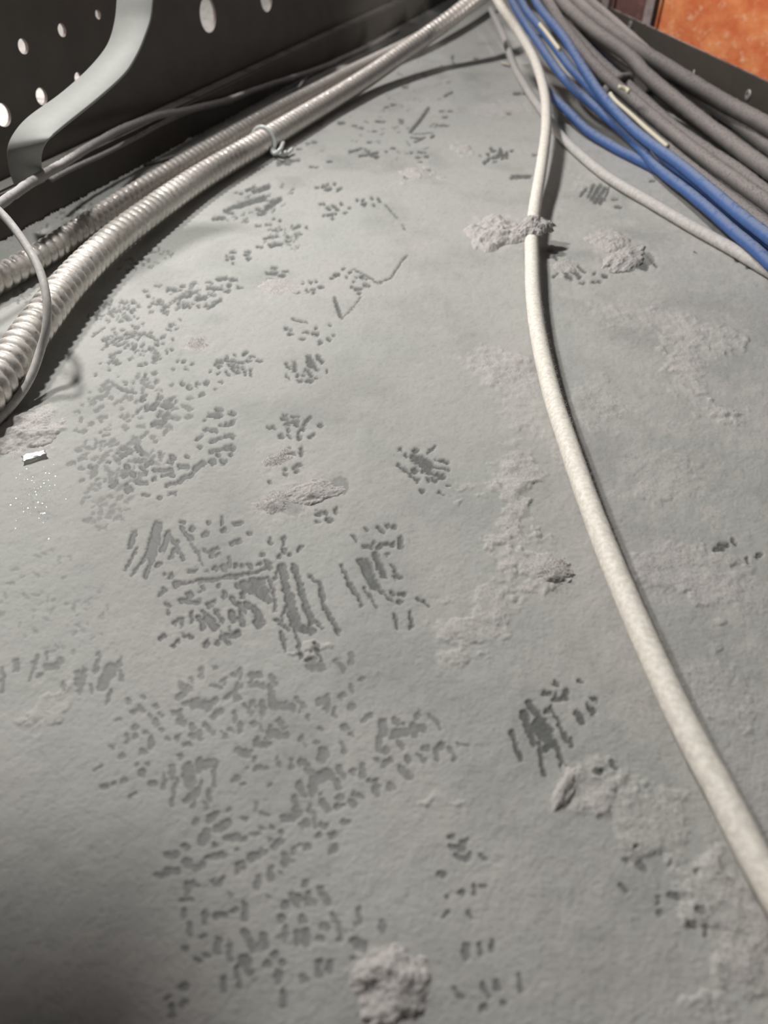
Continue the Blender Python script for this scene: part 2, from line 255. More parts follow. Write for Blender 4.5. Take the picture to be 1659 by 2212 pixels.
marks(200, 350, 2.37, 4.6, "740,230>880,180:30 750,215>880,190:26 800,205>870,185:34 830,150>900,125:34 790,145>830,125:20 890,235>960,190:34 920,200,b 680,250>760,215:26 620,290>670,285:28 860,265,f 735,285 705,260,f 840,240>880,255:20 760,160 735,155 "
 "1205,115 1240,110 1180,125 1150,130 1265,140,u 1205,140,b 1220,135 1210,240,b 1230,225>1260,245:20 1215,270,f 1175,215,f 1230,290 1185,275 1295,260 1315,235 1275,215 1245,265 1200,230 1355,195 1390,215,b 1385,195 1430,185 1465,190 1470,200 1440,220 "
 "900,320,f 930,290 960,300 850,325,f 880,395>920,380:18 940,380 935,350,f 965,345 910,430>970,418:24 935,415 1000,380 1000,405,f 1030,340>1060,325:20 1020,325 1095,335 1040,375 1065,370 855,435,f 720,460,f 715,490,b 690,480 720,520 690,500 795,460,f 790,475,f 800,490,f 795,500 895,570>940,568:26 930,540,f 990,560,f 910,605,f 970,580,f "
 "1080,620 1115,615 1145,610 1170,640,f 1045,665,f 1100,660 1130,655,f 1130,670 1240,580,b 1250,575,f 1285,547 1225,595 1300,590 1320,565 1380,590,b 1340,610 1330,640 1360,650,bf 1395,630,b 1415,635 1365,670 1405,600 1350,590 1240,700>1255,745>1270,790:24 1270,805>1320,760>1375,690:8 1340,550>1420,590>1460,620:12 1460,620>1530,590>1580,510>1610,480:12 1500,220>1560,285:10 1585,320>1600,345:10 "
 "1020,800>1060,815>1100,820:14 1000,858>1020,860:14 1145,850 1140,880,bf 1095,870,f 1075,905,f 1165,925,b 1210,908,b 1235,885 1215,835 1015,880,f 990,850 "
 "1105,1000>1120,1040:44 1140,1050,bs 1165,1005,bs 1035,1050,bt 1000,1045,bs 1095,1065>1120,1090:26 1150,1060,b 1050,1090,b 1080,1090 1060,1120,f 1110,1120,bf 1145,1105 1200,1070 1000,1100,s 1150,1010 "
 "680,1010>770,1030:20 650,1020,bf 650,1045,b 630,1035 605,1073 690,1000 730,990 780,980,u 820,997,f 700,1040,b 720,1045,b 745,1050,b 720,1065,b 690,1080,s 740,1075,b 750,1080 780,1080,t 810,1078,t 645,1080 800,1020,f 770,1055 855,1015,f "
 "590,645>660,650:22 640,600>690,595:26 720,600,bf 740,605 700,630,b 755,640,f 690,660,f 600,745,u 600,740>655,705:26 580,735 545,740 530,700>580,695:26 615,680,f 595,615,f 590,650 400,650,bf 420,655,b 385,655 460,690>500,685:24 505,670,b 460,635,f 520,620,f 450,695 340,710,b 330,635,f 350,630 285,685,b 370,740,b 390,735 490,735,b 440,720 455,690 480,740,f 400,720 360,755 290,740 310,720 "
 "460,1135,b 500,1160,b 490,1150,b 530,1150 540,1135,f 585,1130,b 560,1190,u 630,1165 655,1125 415,1060 435,1018 465,1020,b 480,1060 510,1035")
marks(200, 350, 2.37, 4.0, "60,950>110,910>180,880>230,878>290,890>340,915:14 90,990>140,970:18 0,890>60,850:12 60,905 80,895 100,925 50,960 75,940 105,1135>150,1165>220,1185:18 330,935,b 380,970,t 405,960 360,930 320,965 300,950,f 265,968,f 410,910 130,1030,b 120,1025 85,1065 15,1090 40,1030 320,1080,b 310,1085 325,1120,b 270,1090,b 315,1025,f 275,1030 250,1040,b 345,1005 240,1045 235,965 220,970 130,1100 170,1140 190,1010 100,1020,b 380,780 410,830,f 430,855 400,840 450,805 390,860,f 270,660,f 210,720,f 180,750,b 165,720 200,765,b 145,715 115,750 85,725 60,745 30,770 100,780 160,745 205,755,f 175,800 230,800 260,830 240,740")
marks(600, 0, 2.765, 3.4, "900,650>850,720>795,785:26 1045,345,t 1050,375 1000,575>1040,550:18 980,395 870,445 650,640,f 690,625,f 600,725,f 630,728,f 740,720,f 980,750,f 1010,752,f 1000,700,f 950,745 1030,665,f 980,665,f 460,750,f 380,735,bf 580,785,f 800,820>860,830:16 820,850>880,820:14 810,800>910,795:8 925,815,b 430,910>500,885:20 490,930>600,910:18 520,890>590,945:14 560,930>600,935:22 540,900,f 650,905 690,885,f 550,850,f 850,910,f 880,910 840,940,f 890,935,f 850,970,f 800,910 1290,940,b 1260,950,u 1330,920,bs 1370,925,bt 1405,900 1280,905 1345,945,b 1300,965,f 235,1115,f 280,1110,b 300,1130,bf 360,1130 345,1105 1430,560,bf 1480,560,f 1540,925,f 180,855,f 130,890,f 220,850,f 20,970,bf 90,960,bf 60,980,bf 200,995,f 230,1000,f 310,965,f 770,350,f 1185,350,f 760,520,f 500,765,f 1380,680,f")
marks(600, 0, 2.765, 3.4, "760,1060>840,1045>905,1020:26 1400,1060>1500,1055:30 1100,905>1145,885:26 0,985>60,965>130,955:20 740,735,f 1210,930", .9)
scatter(95, 285, 890, 140, 78, 5.8, -18, 28, .72, 1.3, -.25); scatter(24, 335, 885, 55, 32, 7.0, -20, 30, 1, 1.2)
scatter(95, 255, 1000, 105, 60, 6.0, -15, 35, .65, 1.2); scatter(60, 225, 1090, 60, 60, 5.6, -15, 40, .5, 1.2)
scatter(55, 285, 745, 80, 50, 4.6, -10, 35, .95, 1.3); scatter(50, 245, 672, 60, 26, 3.8, -10, 40, .9, 1.3, -.1); scatter(45, 400, 640, 95, 26, 4.2, -12, 40, .9, 1.3, -.28)
scatter(38, 320, 560, 70, 20, 2.8, -15, 40, .8, 1.3, -.3); scatter(34, 615, 515, 48, 26, 3.2, -15, 30, .75, 1.2); scatter(70, 110, 1310, 130, 120, 5.2, -30, 40, .35, 1.2)
scatter(14, 545, 1500, 190, 75, 6, -40, 45, .7, .9); scatter(14, 520, 1600, 210, 85, 6, 60, 45, .6, .9); scatter(10, 640, 1730, 130, 90, 7, 60, 45, .6, .8)
scatter(10, 520, 1820, 150, 110, 8, 60, 45, .5, .8); scatter(12, 600, 2020, 180, 120, 9, 70, 40, .45, .8); scatter(10, 440, 1330, 80, 60, 5, 40, 40, .9, 1.0)
scatter(40, 160, 470, 90, 22, 2.4, -25, 40, .9, 1.3, -.5); scatter(36, 560, 440, 80, 30, 3.2, -22, 20, .9, 1.6, -.4); scatter(40, 800, 290, 150, 60, 2.8, -5, 30, .6, 1.6)
MK.append((665, 1068, 735, 1050, 20, .5)); MK.append((610, 1092, 640, 1100, 16, .35)); MK.append((1352, 575, 1400, 560, 14, .7))  # extra soft dark marks beside the clumps
scatter(20, 60, 640, 40, 20, 3.0, -25, 40, .8, 1.2); scatter(30, 880, 180, 90, 60, 3, -20, 40, .5, 1.5)

MX0, MY0, MW, MH = -200, -120, 2060, 2420
mask = np.zeros((MH, MW), np.float32)
for x0, y0, x1, y1, w, a in MK:
    soft = 1.6; pad = w + soft + 2
    ax, bx = int(max(0, min(x0, x1) - pad - MX0)), int(min(MW, max(x0, x1) + pad - MX0 + 1)); ay, by = int(max(0, min(y0, y1) - pad - MY0)), int(min(MH, max(y0, y1) + pad - MY0 + 1))
    if bx <= ax or by <= ay: continue
    gx, gy = np.meshgrid(np.arange(ax, bx) + MX0, np.arange(ay, by) + MY0); dx, dy = x1 - x0, y1 - y0
    t = np.clip(((gx - x0) * dx + (gy - y0) * dy) / (dx * dx + dy * dy + 1e-6), 0, 1)
    d = np.hypot(gx - x0 - t * dx, gy - y0 - t * dy)
    mask[ay:by, ax:bx] = np.maximum(mask[ay:by, ax:bx], a * np.clip((w + soft - d) / (2 * soft), 0, 1))
def lookup(x, y):
    fx = np.clip(x - MX0, 0, MW - 2); fy = np.clip(y - MY0, 0, MH - 2); ix = fx.astype(int); iy = fy.astype(int); u = fx - ix; v = fy - iy
    return (mask[iy, ix] * (1 - u) + mask[iy, ix + 1] * u) * (1 - v) + (mask[iy + 1, ix] * (1 - u) + mask[iy + 1, ix + 1] * u) * v
# drifts of thicker, fluffier dust: px centre, radii, rotation, amount
FL = [(1090, 800, 95, 45, .3, .8), (1130, 870, 75, 55, .5, .5), (1110, 1090, 48, 150, .05, .9), (1150, 1230, 95, 60, .2, .9), (1010, 1370, 90, 50, -.4, .7), (1060, 1320, 70, 60, 0, .6), (1200, 960, 90, 30, .9, .4),
      (1400, 690, 170, 30, .15, .55), (1480, 760, 50, 110, -.2, .8), (1560, 740, 60, 28, .1, .7), (1560, 895, 60, 22, .1, .7), (1290, 880, 90, 60, .8, .5), (1440, 1030, 130, 60, .4, .45), (1460, 1230, 160, 60, .1, .65), (1570, 1270, 90, 60, .2, .6),
      (1300, 1700, 90, 60, .3, .85), (1410, 1780, 140, 80, .6, .75), (1560, 1950, 120, 110, .8, .85), (1620, 2080, 80, 130, 0, .8), (1520, 2190, 60, 60, 0, .7), (1560, 1500, 60, 120, -.4, .45),
      (640, 1085, 110, 45, -.35, .45), (600, 1000, 50, 35, -.5, .3), (600, 630, 60, 26, -.3, .35), (420, 745, 60, 34, -.3, .35), (850, 2130, 95, 90, .3, .5), (60, 930, 80, 60, -.5, .9), (1330, 540, 60, 40, .4, .6), (1080, 505, 70, 36, .3, .6), (900, 372, 40, 14, -.4, .8), (1000, 322, 26, 12, -.3, .8),
      (1210, 570, 34, 24, .2, .6), (1110, 230, 110, 14, -.1, .5), (950, 230, 60, 18, -.1, .4), (960, 1740, 60, 22, .2, .4), (660, 1412, 70, 18, .1, .6), (110, 1520, 80, 30, -.9, .5), (1000, 1060, 26, 16, .2, .5), (1260, 395, 30, 18, -.3, .5), (1470, 420, 90, 20, .5, .4), (420, 1470, 60, 40, .2, .2)]
rows = []; yy = -70.0
while yy < 2275: rows.append(yy); yy += 2.55 if yy > 330 else 2.0
rows = np.array(rows + list(np.arange(2280, 3400, 9.0))); cols = np.concatenate([np.arange(-1300, -150, 9.0), np.arange(-150, 1815, 2.75), np.arange(1815, 3600, 9.0)])
gx, gy = np.meshgrid(cols, rows)                                     # denser near the lens, coarser far off, on the flat deck
den = math.sin(PITCH) + (gy - CY) / FPX * math.cos(PITCH); tt = CAMH / den
X = tt * (gx - CX) / FPX; Y = tt * (math.cos(PITCH) - (gy - CY) / FPX * math.sin(PITCH))
inside = (X - WB.x) * WN.x + (Y - WB.y) * WN.y
LB = P(1659, 330); LT = Vector((-.14, 1, 0)).normalized(); LN = Vector((LT.y, -LT.x, 0))
rin = (X - LB.x) * LN.x + (Y - LB.y) * LN.y
wx = (fbm(X * 900, Y * 900, 3, 11) - .5) * 9; wy = (fbm(X * 900, Y * 900, 3, 23) - .5) * 9
k_ = np.clip((gy + 350) / 1350, .25, 1.3); bare = lookup(gx + wx * k_, gy + wy * k_) * ((gx > -190) & (gx < 1850) & (gy < 2290))
bare = np.clip(bare * (1.12 - .35 * fbm(X * 2200, Y * 2200, 2, 31)), 0, 1)
fl = np.zeros_like(X)
wxx = (fbm(X * 260, Y * 260, 4, 5) - .5) * 110 * k_; wyy = (fbm(X * 260, Y * 260, 4, 6) - .5) * 90 * k_
for cx_, cy_, rx, ry, rot, am in FL:
    dx, dy = gx + wxx - cx_, gy + wyy - cy_; c, s = math.cos(rot), math.sin(rot)
    q = ((dx * c + dy * s) / rx) ** 2 + ((-dx * s + dy * c) / ry) ** 2
    fl = np.maximum(fl, am * np.clip(1.5 * (1 - q), 0, 1))
fls = fl * fl * (3 - 2 * np.clip(fl, 0, 1))
tuft = .45 * fbm(X * 330, Y * 330, 4, 41, .6) + .55 * fbm(X * 2300, Y * 2300, 3, 43, .7); fl = fl * np.clip((tuft - .24) * 2.2, 0, 1)
right = np.clip((gx - 900) / 500, 0, 1)
fl = np.maximum(fl, right * .45 * np.clip((fbm(X * 120, Y * 120, 6, 51, .68) - .47) * 3, 0, 1))
cover = 1 - bare * (1 - .35 * fl)
thin = np.clip((fbm(X * 38, Y * 38, 4, 61) - .5) * 2.4, 0, 1) * .28 + np.clip((fbm(X * 900, Y * 1500, 3, 71, .65) - .56) * 4, 0, 1) * .16
cover = np.clip(cover * (1 - thin * (1 - fl)), 0, 1)
Z = -.0004 + .00045 * cover + fls * (.0001 + .0013 * np.clip(fbm(X * 240, Y * 240, 4, 47, .45) - .25, 0, 1)) + fl * .00018 * (fbm(X * 2300, Y * 2300, 2, 43) - .3) + (fbm(X * 1900, Y * 1900, 3, 81, .7) - .5) * .00022 * cover + (fbm(X * 300, Y * 300, 3, 91) - .5) * .0003
bank = np.clip(1 - np.abs(inside) / .012, 0, 1); Z += bank * .0015 * fbm(X * 400, Y * 400, 3, 95); fl = np.maximum(fl, .5 * bank * (tuft > .45))
nr, nc = X.shape; idx = np.arange(nr * nc).reshape(nr, nc)
quad = np.stack([idx[1:, :-1], idx[1:, 1:], idx[:-1, 1:], idx[:-1, :-1]], -1).reshape(-1, 4)
keep = ((inside > .0002) & (rin < .002)).ravel(); quad = quad[keep[quad].all(1)]
used = np.unique(quad); remap = np.full(nr * nc, -1); remap[used] = np.arange(len(used))
dust = np_mesh('dust_layer', np.stack([X, Y, Z], -1).reshape(-1, 3)[used], remap[quad], M_dust)
for nm_, arr in (('cover', cover), ('fluff', fl)):
    dust.data.attributes.new(nm_, 'FLOAT', 'POINT').data.foreach_set('value', arr.ravel()[used].astype(np.float32))
tag(dust, 'grey settled dust over the whole deck, tracked with rodent footprints', 'dust', kind='stuff')
# added mirror flecks, tilted toward lamp and lens, imitating glints at the left
fp = []; fq = []
for i in range(520):
    px, py = random.gauss(78, 24), random.gauss(1072, 36)
    c = P(px, py, .0004); hv = ((Vector((-.19, .35, .31)) - c).normalized() + (Vector((0, 0, CAMH)) - c).normalized()).normalized()
    nv = (hv + Vector([random.gauss(0, .16) for _ in range(3)])).normalized(); e1 = nv.orthogonal().normalized(); e2 = nv.cross(e1); r = random.uniform(.00002, .00008)
    fq.append([len(fp) + k for k in range(4)]); fp += [list(c + (e1 * a + e2 * b) * r) for a, b in ((-1, -.6), (1, -.8), (.9, .7), (-.8, 1))]
M_glint = plain('glint_mirror', (.8, .8, .78), .12, metal=1.0)
tag(np_mesh('glint_flecks', fp, fq, M_glint, None, smooth=False), 'tiny added mirror flecks tilted to glint in the dust at the left edge', 'flecks', kind='stuff')
# loose fibres standing in the fluffy drifts
pf = (fl * tt).ravel()[used]; pf = np.where(fl.ravel()[used] > .25, pf, 0) ; pf = pf / pf.sum(); NF = 45000; pick = rng.choice(len(used), NF, p=pf)
pos = np.stack([X, Y, Z], -1).reshape(-1, 3)[used][pick] + rng.normal(size=(NF, 3)) * [1.5e-4, 1.5e-4, 0]
lf = fibres('dust_fibres', pos, np.tile([0, 0, .7], (NF, 1)), .0003, .0009, .00003, M_fibre, None, 1.2)
tag(lf, 'tiny pale fibres standing in the fluffy dust drifts', 'lint', kind='stuff')

# ------------------------------------------------------------------ left perforated panel
W0, W1 = -.45, 1.1                                                   # along WT from WB
def wall_uv(p): d = p - WB; return d.dot(WT), p.z
holes = [(447, 32, 62), (573, -6, 50), (47, 100, 28), (131, 65, 24), (209, 31, 17), (167, 170, 24), (87, 208, 32), (3, 248, 44), (660, -40, 46)]
cu = bpy.data.curves.new('wall_left', 'CURVE'); cu.dimensions = '2D'; cu.fill_mode = 'BOTH'; cu.extrude = .0009
def poly(pts):
    s = cu.splines.new('POLY'); s.points.add(len(pts) - 1); s.use_cyclic_u = True
    for q, (a, b) in zip(s.points, pts): q.co = (a, b, 0, 1)
poly([(W0, -.002), (W1, -.002), (W1, .115), (W0, .115)])
SET = .0125; hz = [(*wall_uv(PW(x, y, -SET)), h) for x, y, h in holes]
hz = [(a, b, 0.5 * h * (PW(x, y) - Vector(C_)).dot(Vector(F_)) / FPX / .93) for (a, b, h), (x, y, _) in zip(hz, holes)]
for a, b, r in hz: poly([(a + r * math.cos(-i * math.pi / 14), b + r * math.sin(-i * math.pi / 14)) for i in range(28)])
tmp = bpy.data.objects.new('tmp', cu); scene.collection.objects.link(tmp); bpy.context.view_layer.update()
me = bpy.data.meshes.new_from_object(tmp.evaluated_get(bpy.context.evaluated_depsgraph_get())); bpy.data.objects.remove(tmp)
me.name = 'wall_left'; me.materials.clear(); me.materials.append(M_panel)
wl = link(bpy.data.objects.new('wall_left', me))
from mathutils import Matrix
wl.matrix_world = Matrix(((WT.x, 0, WN.x, WB.x - WN.x * SET), (WT.y, 0, WN.y, WB.y - WN.y * SET), (0, 1, 0, 0), (0, 0, 0, 1)))
tag(wl, 'dark painted steel panel pierced by round holes, left side', kind='structure')
bm = bmesh.new(); box(bm, (W0, -.001, -SET + .0012), (W1, .0215, 0))
bmesh.ops.bevel(bm, geom=bm.edges[:], offset=.0012, segments=2, affect='EDGES')
rl = bm_obj('bottom_rail', bm, M_panel, wl, smooth=False); rl.location = (0, 0, SET)
bm = bmesh.new(); box(bm, (-.36, -.45, .190), (-.1305, .2365, .1925)); box(bm, (-.36, -.45, .190), (-.357, .232, .23)); box(bm, (-.1335, -.45, .190), (-.1305, .2365, .23))
tag(bm_obj('shade_blocker', bm, M_lip, smooth=False), 'added steel channel out of view overhead, placed to shade the near left corner', kind='structure')  # unseen blocker, added only to darken the near left corner
bm = bmesh.new(); box(bm, (-.62, -.2, -.004), (-.60, 1.5, .5)); wo = bm_obj('wall_outer', bm, M_plaster, smooth=False)
tag(wo, 'pale pinkish plaster wall seen through the holes in the panel', kind='structure')
bm = bmesh.new(); box(bm, (-.60, -.2, .03), (-.588, 1.5, .045)); tag(bm_obj('trim_2', bm, M_plaster, smooth=False), 'pale trim along the plaster wall behind the panel', kind='structure')

# ------------------------------------------------------------------ right lip and brick wall
lip_h = .0355; bm = bmesh.new(); box(bm, (-.45, 0, -.004), (.62, .0014, lip_h))
bmesh.ops.bevel(bm, geom=bm.edges[:], offset=.0004, segments=2, affect='EDGES')
lip = bm_obj('trim_1', bm, M_lip, smooth=False)
lip.matrix_world = Matrix(((LT.x, LN.x, 0, LB.x), (LT.y, LN.y, 0, LB.y), (0, 0, 1, 0), (0, 0, 0, 1)))
tag(lip, 'dark bronze steel edging lip along the right side', kind='structure')
def PL(x, y):
    d = ray(x, y); n = np.array(LN); k = ((np.array(LB) - C_) @ n) / (d @ n); return Vector(C_ + d * k)
M_rivet = plain('rivet_grey', (.30, .29, .28), .5, metal=.4, scale=300)
for q in ((1617, 205), (1362, 54)):
    d_ = PL(*q) - LB; bm = bmesh.new(); r = .0034
    prof_ = [(r, 0), (r, .0006), (r * .8, .0011), (r * .45, .0011), (r * .35, .0005), (0, .0005)]; prev = None
    for rr, hh in prof_:
        ring = [bm.verts.new((rr * math.cos(i * math.pi / 8), -hh, rr * math.sin(i * math.pi / 8))) for i in range(16)] if rr else [bm.verts.new((0, -hh, 0))]
        if prev:
            for i in range(16):
                bm.faces.new([prev[i], prev[(i + 1) % 16], ring[(i + 1) % 16], ring[i]] if len(ring) > 1 else [prev[i], prev[(i + 1) % 16], ring[0]])
        prev = ring
    rv = bm_obj('rivet', bm, M_rivet, lip, smooth=False); rv.location = (d_.dot(LT), 0, d_.z)

BY = .80
def PB(x, y):
    d = ray(x, y); return Vector(C_ + d * (BY / d[1]))
q0, q1 = PB(1418, 45), PB(1659, 190); k0 = PB(1405, 30)
def brick_mat(name, a, b, c):
    m, nt, ns, bs, ln = nmat(name); n1 = noi(ns, ln, 42, 5, .6); n2 = noi(ns, ln, 130, 4, .7)
    col = mixc(ns, ln, ramp(ns, ln, n1, .38, .62), a, b); col = mixc(ns, ln, ramp(ns, ln, n2, .54, .70, 0, .8), col, c); ln(col, bs.inputs['Base Color'])
    bs.inputs['Roughness'].default_value = .9; bump(ns, ln, bs, n2, .5, .002); return m
M_bo = brick_mat('orange_brick', (.50, .12, .04), (.64, .23, .085), (.70, .42, .27)); M_bm = brick_mat('maroon_brick', (.075, .035, .032), (.11, .05, .045), (.16, .09, .08))
wbx0 = .235; bm = bmesh.new(); box(bm, (.208, BY + .004, -.40), (1.3, BY + .08, .5)); wb = bm_obj('wall_back', bm, M_mortar, smooth=False)
tag(wb, 'orange and maroon brick wall beyond the right edging', kind='structure')
bl, bh, jt = .205, .094, .0125; xb = k0.x + jt * .5; zb = .048 - bh; cnt = 0
for r in range(-2, 4):
    for c in range(-1, 4):
        x0 = xb + c * (bl + jt) + (0 if r % 2 == 0 else (bl + jt) / 2); z0 = zb + r * (bh + jt)
        if x0 + bl < .23 or x0 > 1.25 or z0 < -.36: continue
        bm = bmesh.new(); lo = (max(x0, .212), BY - .004 + random.uniform(-.001, .001), z0); box(bm, lo, (x0 + bl, BY + .03, z0 + bh))
        bmesh.ops.bevel(bm, geom=bm.edges[:], offset=.003, segments=2, affect='EDGES')
        for v in bm.verts: v.co += Vector([noise.noise(v.co * 60 + Vector((i * 7, 0, 0))) * .0012 for i in range(3)])
        bm_obj('brick', bm, M_bm if (r == 0 and c == -1) or random.random() < .2 and r != 0 else M_bo, wb, smooth=False)

# ------------------------------------------------------------------ grey strap hook in front of the panel
L = [(256, -70, .034), (254, -20, .034), (253, 0, .034), (249, 42, .034), (238, 85, .034), (219, 118, .034), (181, 160, .034), (127, 207, .034), (63, 253, .034), (32, 287, .033), (17, 322, .030), (19, 363, .022), (32, 402, .012), (38, 416, .008)]
Rt = [(334, -70, .054), (333, -20, .054), (331, 0, .054), (326, 42, .054), (312, 84, .054), (296, 120, .054), (270, 160, .054), (215, 211, .054), (126, 283, .053), (100, 308, .051), (90, 337, .044), (91, 362, .036), (95, 382, .028), (97, 390, .026)]
def even(pts, n):
    q, u = spline([PW(x, y, o) for x, y, o in pts], .0003); w = np.linspace(0, u[-1], n); return np.stack([np.interp(w, u, q[:, k]) for k in range(3)], 1)
c = even(L, 220); Wv = even(Rt, 220) - c
t_ = np.gradient(c, axis=0); t_ /= np.linalg.norm(t_, axis=1)[:, None]; nn = np.cross(t_, Wv); nn /= np.linalg.norm(nn, axis=1)[:, None]
th = .0015; ring = []
for a, b in ((0, -.5), (.02, -.9), (.5, -1), (.98, -.9), (1, -.5), (1, .5), (.98, .9), (.5, 1), (.02, .9), (0, .5)): ring.append(c + Wv * a + nn * th * .5 * b)
v = np.stack(ring, 1); m_ = 10; n_ = len(c); i = np.arange(n_ - 1)[:, None]; j = np.arange(m_)[None, :]; j2 = (j + 1) % m_
f = np.stack([i * m_ + j, i * m_ + j2, (i + 1) * m_ + j2, (i + 1) * m_ + j], -1).reshape(-1, 4)
caps = [[0, 1, 8, 9], [1, 2, 7, 8], [2, 3, 6, 7], [3, 4, 5, 6]]; caps += [[(n_ - 1) * m_ + k for k in q[::-1]] for q in caps]
st = np_mesh('strap_hook', v.reshape(-1, 3), np.vstack([f, caps]), M_strap)
md = st.modifiers.new('edges', 'EDGE_SPLIT'); md.split_angle = math.radians(60)
tag(st, 'pale grey bent steel strap hook in front of the perforated panel', 'hook')

# ------------------------------------------------------------------ flexible armoured conduits
def conduit(name, pts, rad, pitch, label):
    def prof(u, th):
        ph = (u / pitch - th / (2 * math.pi)) % 1.0
        return rad * (.80 + .20 * np.sin(math.pi * ph) ** .7)
    o, c, fr = tube(name, pts, rad, M_armour, None, 24, pitch / 9, prof)
    return tag(o, label, 'conduit', 'flexible metal conduits'), c, fr
def pz(*q): return [P(x, y, z) for x, y, z in q]
rm = .0072
main, mc, mf = conduit('flexible_conduit', pz((-900, 1900, .010), (-500, 1400, .010), (-190, 1020, .010), (-60, 885, .010), (10, 800, .0105), (70, 716, .011), (150, 612, .0115), (235, 528, .011), (320, 462, .010), (430, 386, .0085), (560, 310, .0078), (640, 262, .0078), (720, 214, .008), (800, 163, .011), (870, 114, .018), (930, 72, .026), (990, 28, .037), (1040, -16, .048), (1090, -70, .06)), rm, .0050,
    'thick spiral steel conduit, the nearer and longer of two, running to the far corner')
rear, rc, rf = conduit('flexible_conduit', pz((-900, 1085, .007), (-500, 860, .007), (-150, 672, .007), (-40, 622, .007), (60, 568, .007), (150, 512, .007), (250, 447, .007), (340, 390, .007), (430, 336, .007), (520, 284, .007), (610, 234, .007), (690, 193, .007), (760, 156, .007), (830, 122, .008), (890, 92, .010), (950, 58, .012), (1010, 20, .014), (1050, -10, .016)), .0060, .0050,
    'thinner spiral steel conduit lying along the panel behind the thick one')
def skin_points(c, fr, rad, n, y0, y1, a0=-.4, a1=3.5):
    i = np.nonzero((c[:, 1] > y0) & (c[:, 1] < y1))[0]; i = rng.choice(i, n); th = rng.uniform(a0, a1, n)
    nr_ = np.cos(th)[:, None] * fr[1][i] + np.sin(th)[:, None] * fr[2][i]; return c[i] + nr_ * rad, nr_

# clear tie knotted round the thick conduit
i0 = np.argmin(np.abs(mc[:, 1] - P(575, 300, .009).y)); tv = Vector(mf[0][i0]); av, bv = Vector(mf[1][i0]), Vector(mf[2][i0]); cc = Vector(mc[i0])
tie, *_ = tube('plastic_tie', [cc + (av * math.cos(a) + bv * math.sin(a)) * (rm + .0008) + tv * (.0006 * math.sin(a)) for a in np.linspace(-.9, 4.0, 14)], .0013, M_tie, None, 8, .0008)
tag(tie, 'clear white plastic tie looped round the thick conduit with crumpled ends', 'cable tie')
b0 = P(585, 322, .004)
for k, pts in enumerate(([(580, 300, .009), (584, 318, .005), (600, 330, .003), (618, 328, .004)], [(584, 318, .005), (592, 332, .003), (606, 322, .006), (612, 308, .005)], [(590, 326, .003), (612, 334, .002), (630, 322, .003)])):
    tube('tie_end', pz(*pts), .0012, M_tie, tie, 8, .0008, wobble=.0012, seed=k)

# ------------------------------------------------------------------ white cables
rw = .0033
wc, c, fr = tube('white_cable', pz((2260, 3100, rw + .0020), (1985, 2540, rw + .0020), (1760, 2080, rw + .0020), (1640, 1868, rw + .0020), (1560, 1715, rw + .0020), (1477, 1560, rw + .0020), (1395, 1385, rw + .0020), (1322, 1215, rw + .0020), (1268, 1075, rw + .0020), (1228, 960, rw + .0020), (1192, 850, rw + .0020), (1165, 735, rw + .0020), (1152, 640, rw + .0022), (1149, 560, rw + .0026), (1149, 500, rw + .0034), (1158, 430, .0075), (1171, 350, .011), (1180, 270, .014), (1176, 200, .019), (1155, 130, .028), (1122, 72, .040), (1085, 18, .053), (1060, -25, .062), (1035, -70, .07)),
    rw, M_white, None, 24, .0012, lump=.07)
WCC = c; tag(wc, 'thick off white round cable crossing the deck from top to lower right', 'cable')
p_, n__ = skin_points(c, fr, rw, 9000, .02, .6, -.9, 1.2); fibres('fuzz', p_, n__, .0003, .0013, .00004, M_fibre, wc, .9)
wc2, c2, fr2 = tube('white_cable', pz((1060, 20, .012), (1085, 75, .007), (1110, 140, .0036), (1140, 195, .0034), (1175, 245, .0032), (1213, 295, .0032), (1260, 340, .0032), (1320, 387, .0032), (1400, 434, .0032), (1490, 487, .0032), (1580, 537, .0032), (1670, 590, .0032), (1760, 640, .0032), (2100, 826, .0032), (2600, 1100, .0032)), .0029, M_white2, None, 16, .0015, lump=.08, seed=4)
WCC2 = c2; tag(wc2, 'greyish white cable passing under the thick white one toward the right edge', 'cable')
lc, *_ = tube('thin_cable', pz((-600, 390, .056), (-300, 400, .055), (-90, 420, .052), (-30, 436, .050), (8, 466, .046), (50, 520, .040), (84, 580, .034), (100, 640, .028), (101, 700, .021), (88, 755, .014), (66, 815, .008), (30, 870, .004), (-30, 930, .003), (-250, 1120, .003), (-700, 1500, .003)), .00155, M_white2, None, 12, .0012)
tag(lc, 'thin white cable looping over both conduits at the left edge', 'cable')
pc, *_ = tube('thin_cable', [PW(x, y, o) for x, y, o in ((-700, 900, .042), (-350, 670, .042), (-70, 490, .042), (0, 440, .041), (60, 398, .040), (100, 374, .038), (140, 351, .032), (190, 320, .020), (260, 280, .007), (330, 253, .006), (420, 234, .006), (500, 214, .006), (560, 191, .006), (640, 165, .006), (700, 144, .006))] + pz((735, 128, .003), (800, 98, .002), (860, 66, .002)), .0021, M_thin, None, 12, .002, lump=.25, wobble=.0008, seed=8)
tag(pc, 'dusty grey thin cable draped along the face of the dark panel', 'cable')
pd, *_ = tube('thin_cable', [PW(x, y, o) for x, y, o in ((110, 388, .010), (160, 362, .006), (230, 330, .005), (300, 294, .004), (360, 262, .0035), (420, 238, .003), (500, 220, .003))], .0013, M_thin, None, 10, .002, lump=.25, seed=12)  # added strand, modelled in place of a likely reflection below the draped cable
tag(pd, 'added thin strand in place of the reflected line under the draped cable', 'cable')
pe, *_ = tube('thin_cable', pz((660, 170, .003), (640, 195, .0018), (600, 226, .0016), (540, 262, .0016), (460, 304, .0016), (390, 334, .0014), (310, 358, .001)), .0013, M_grey, None, 10, .002, lump=.3, seed=15)
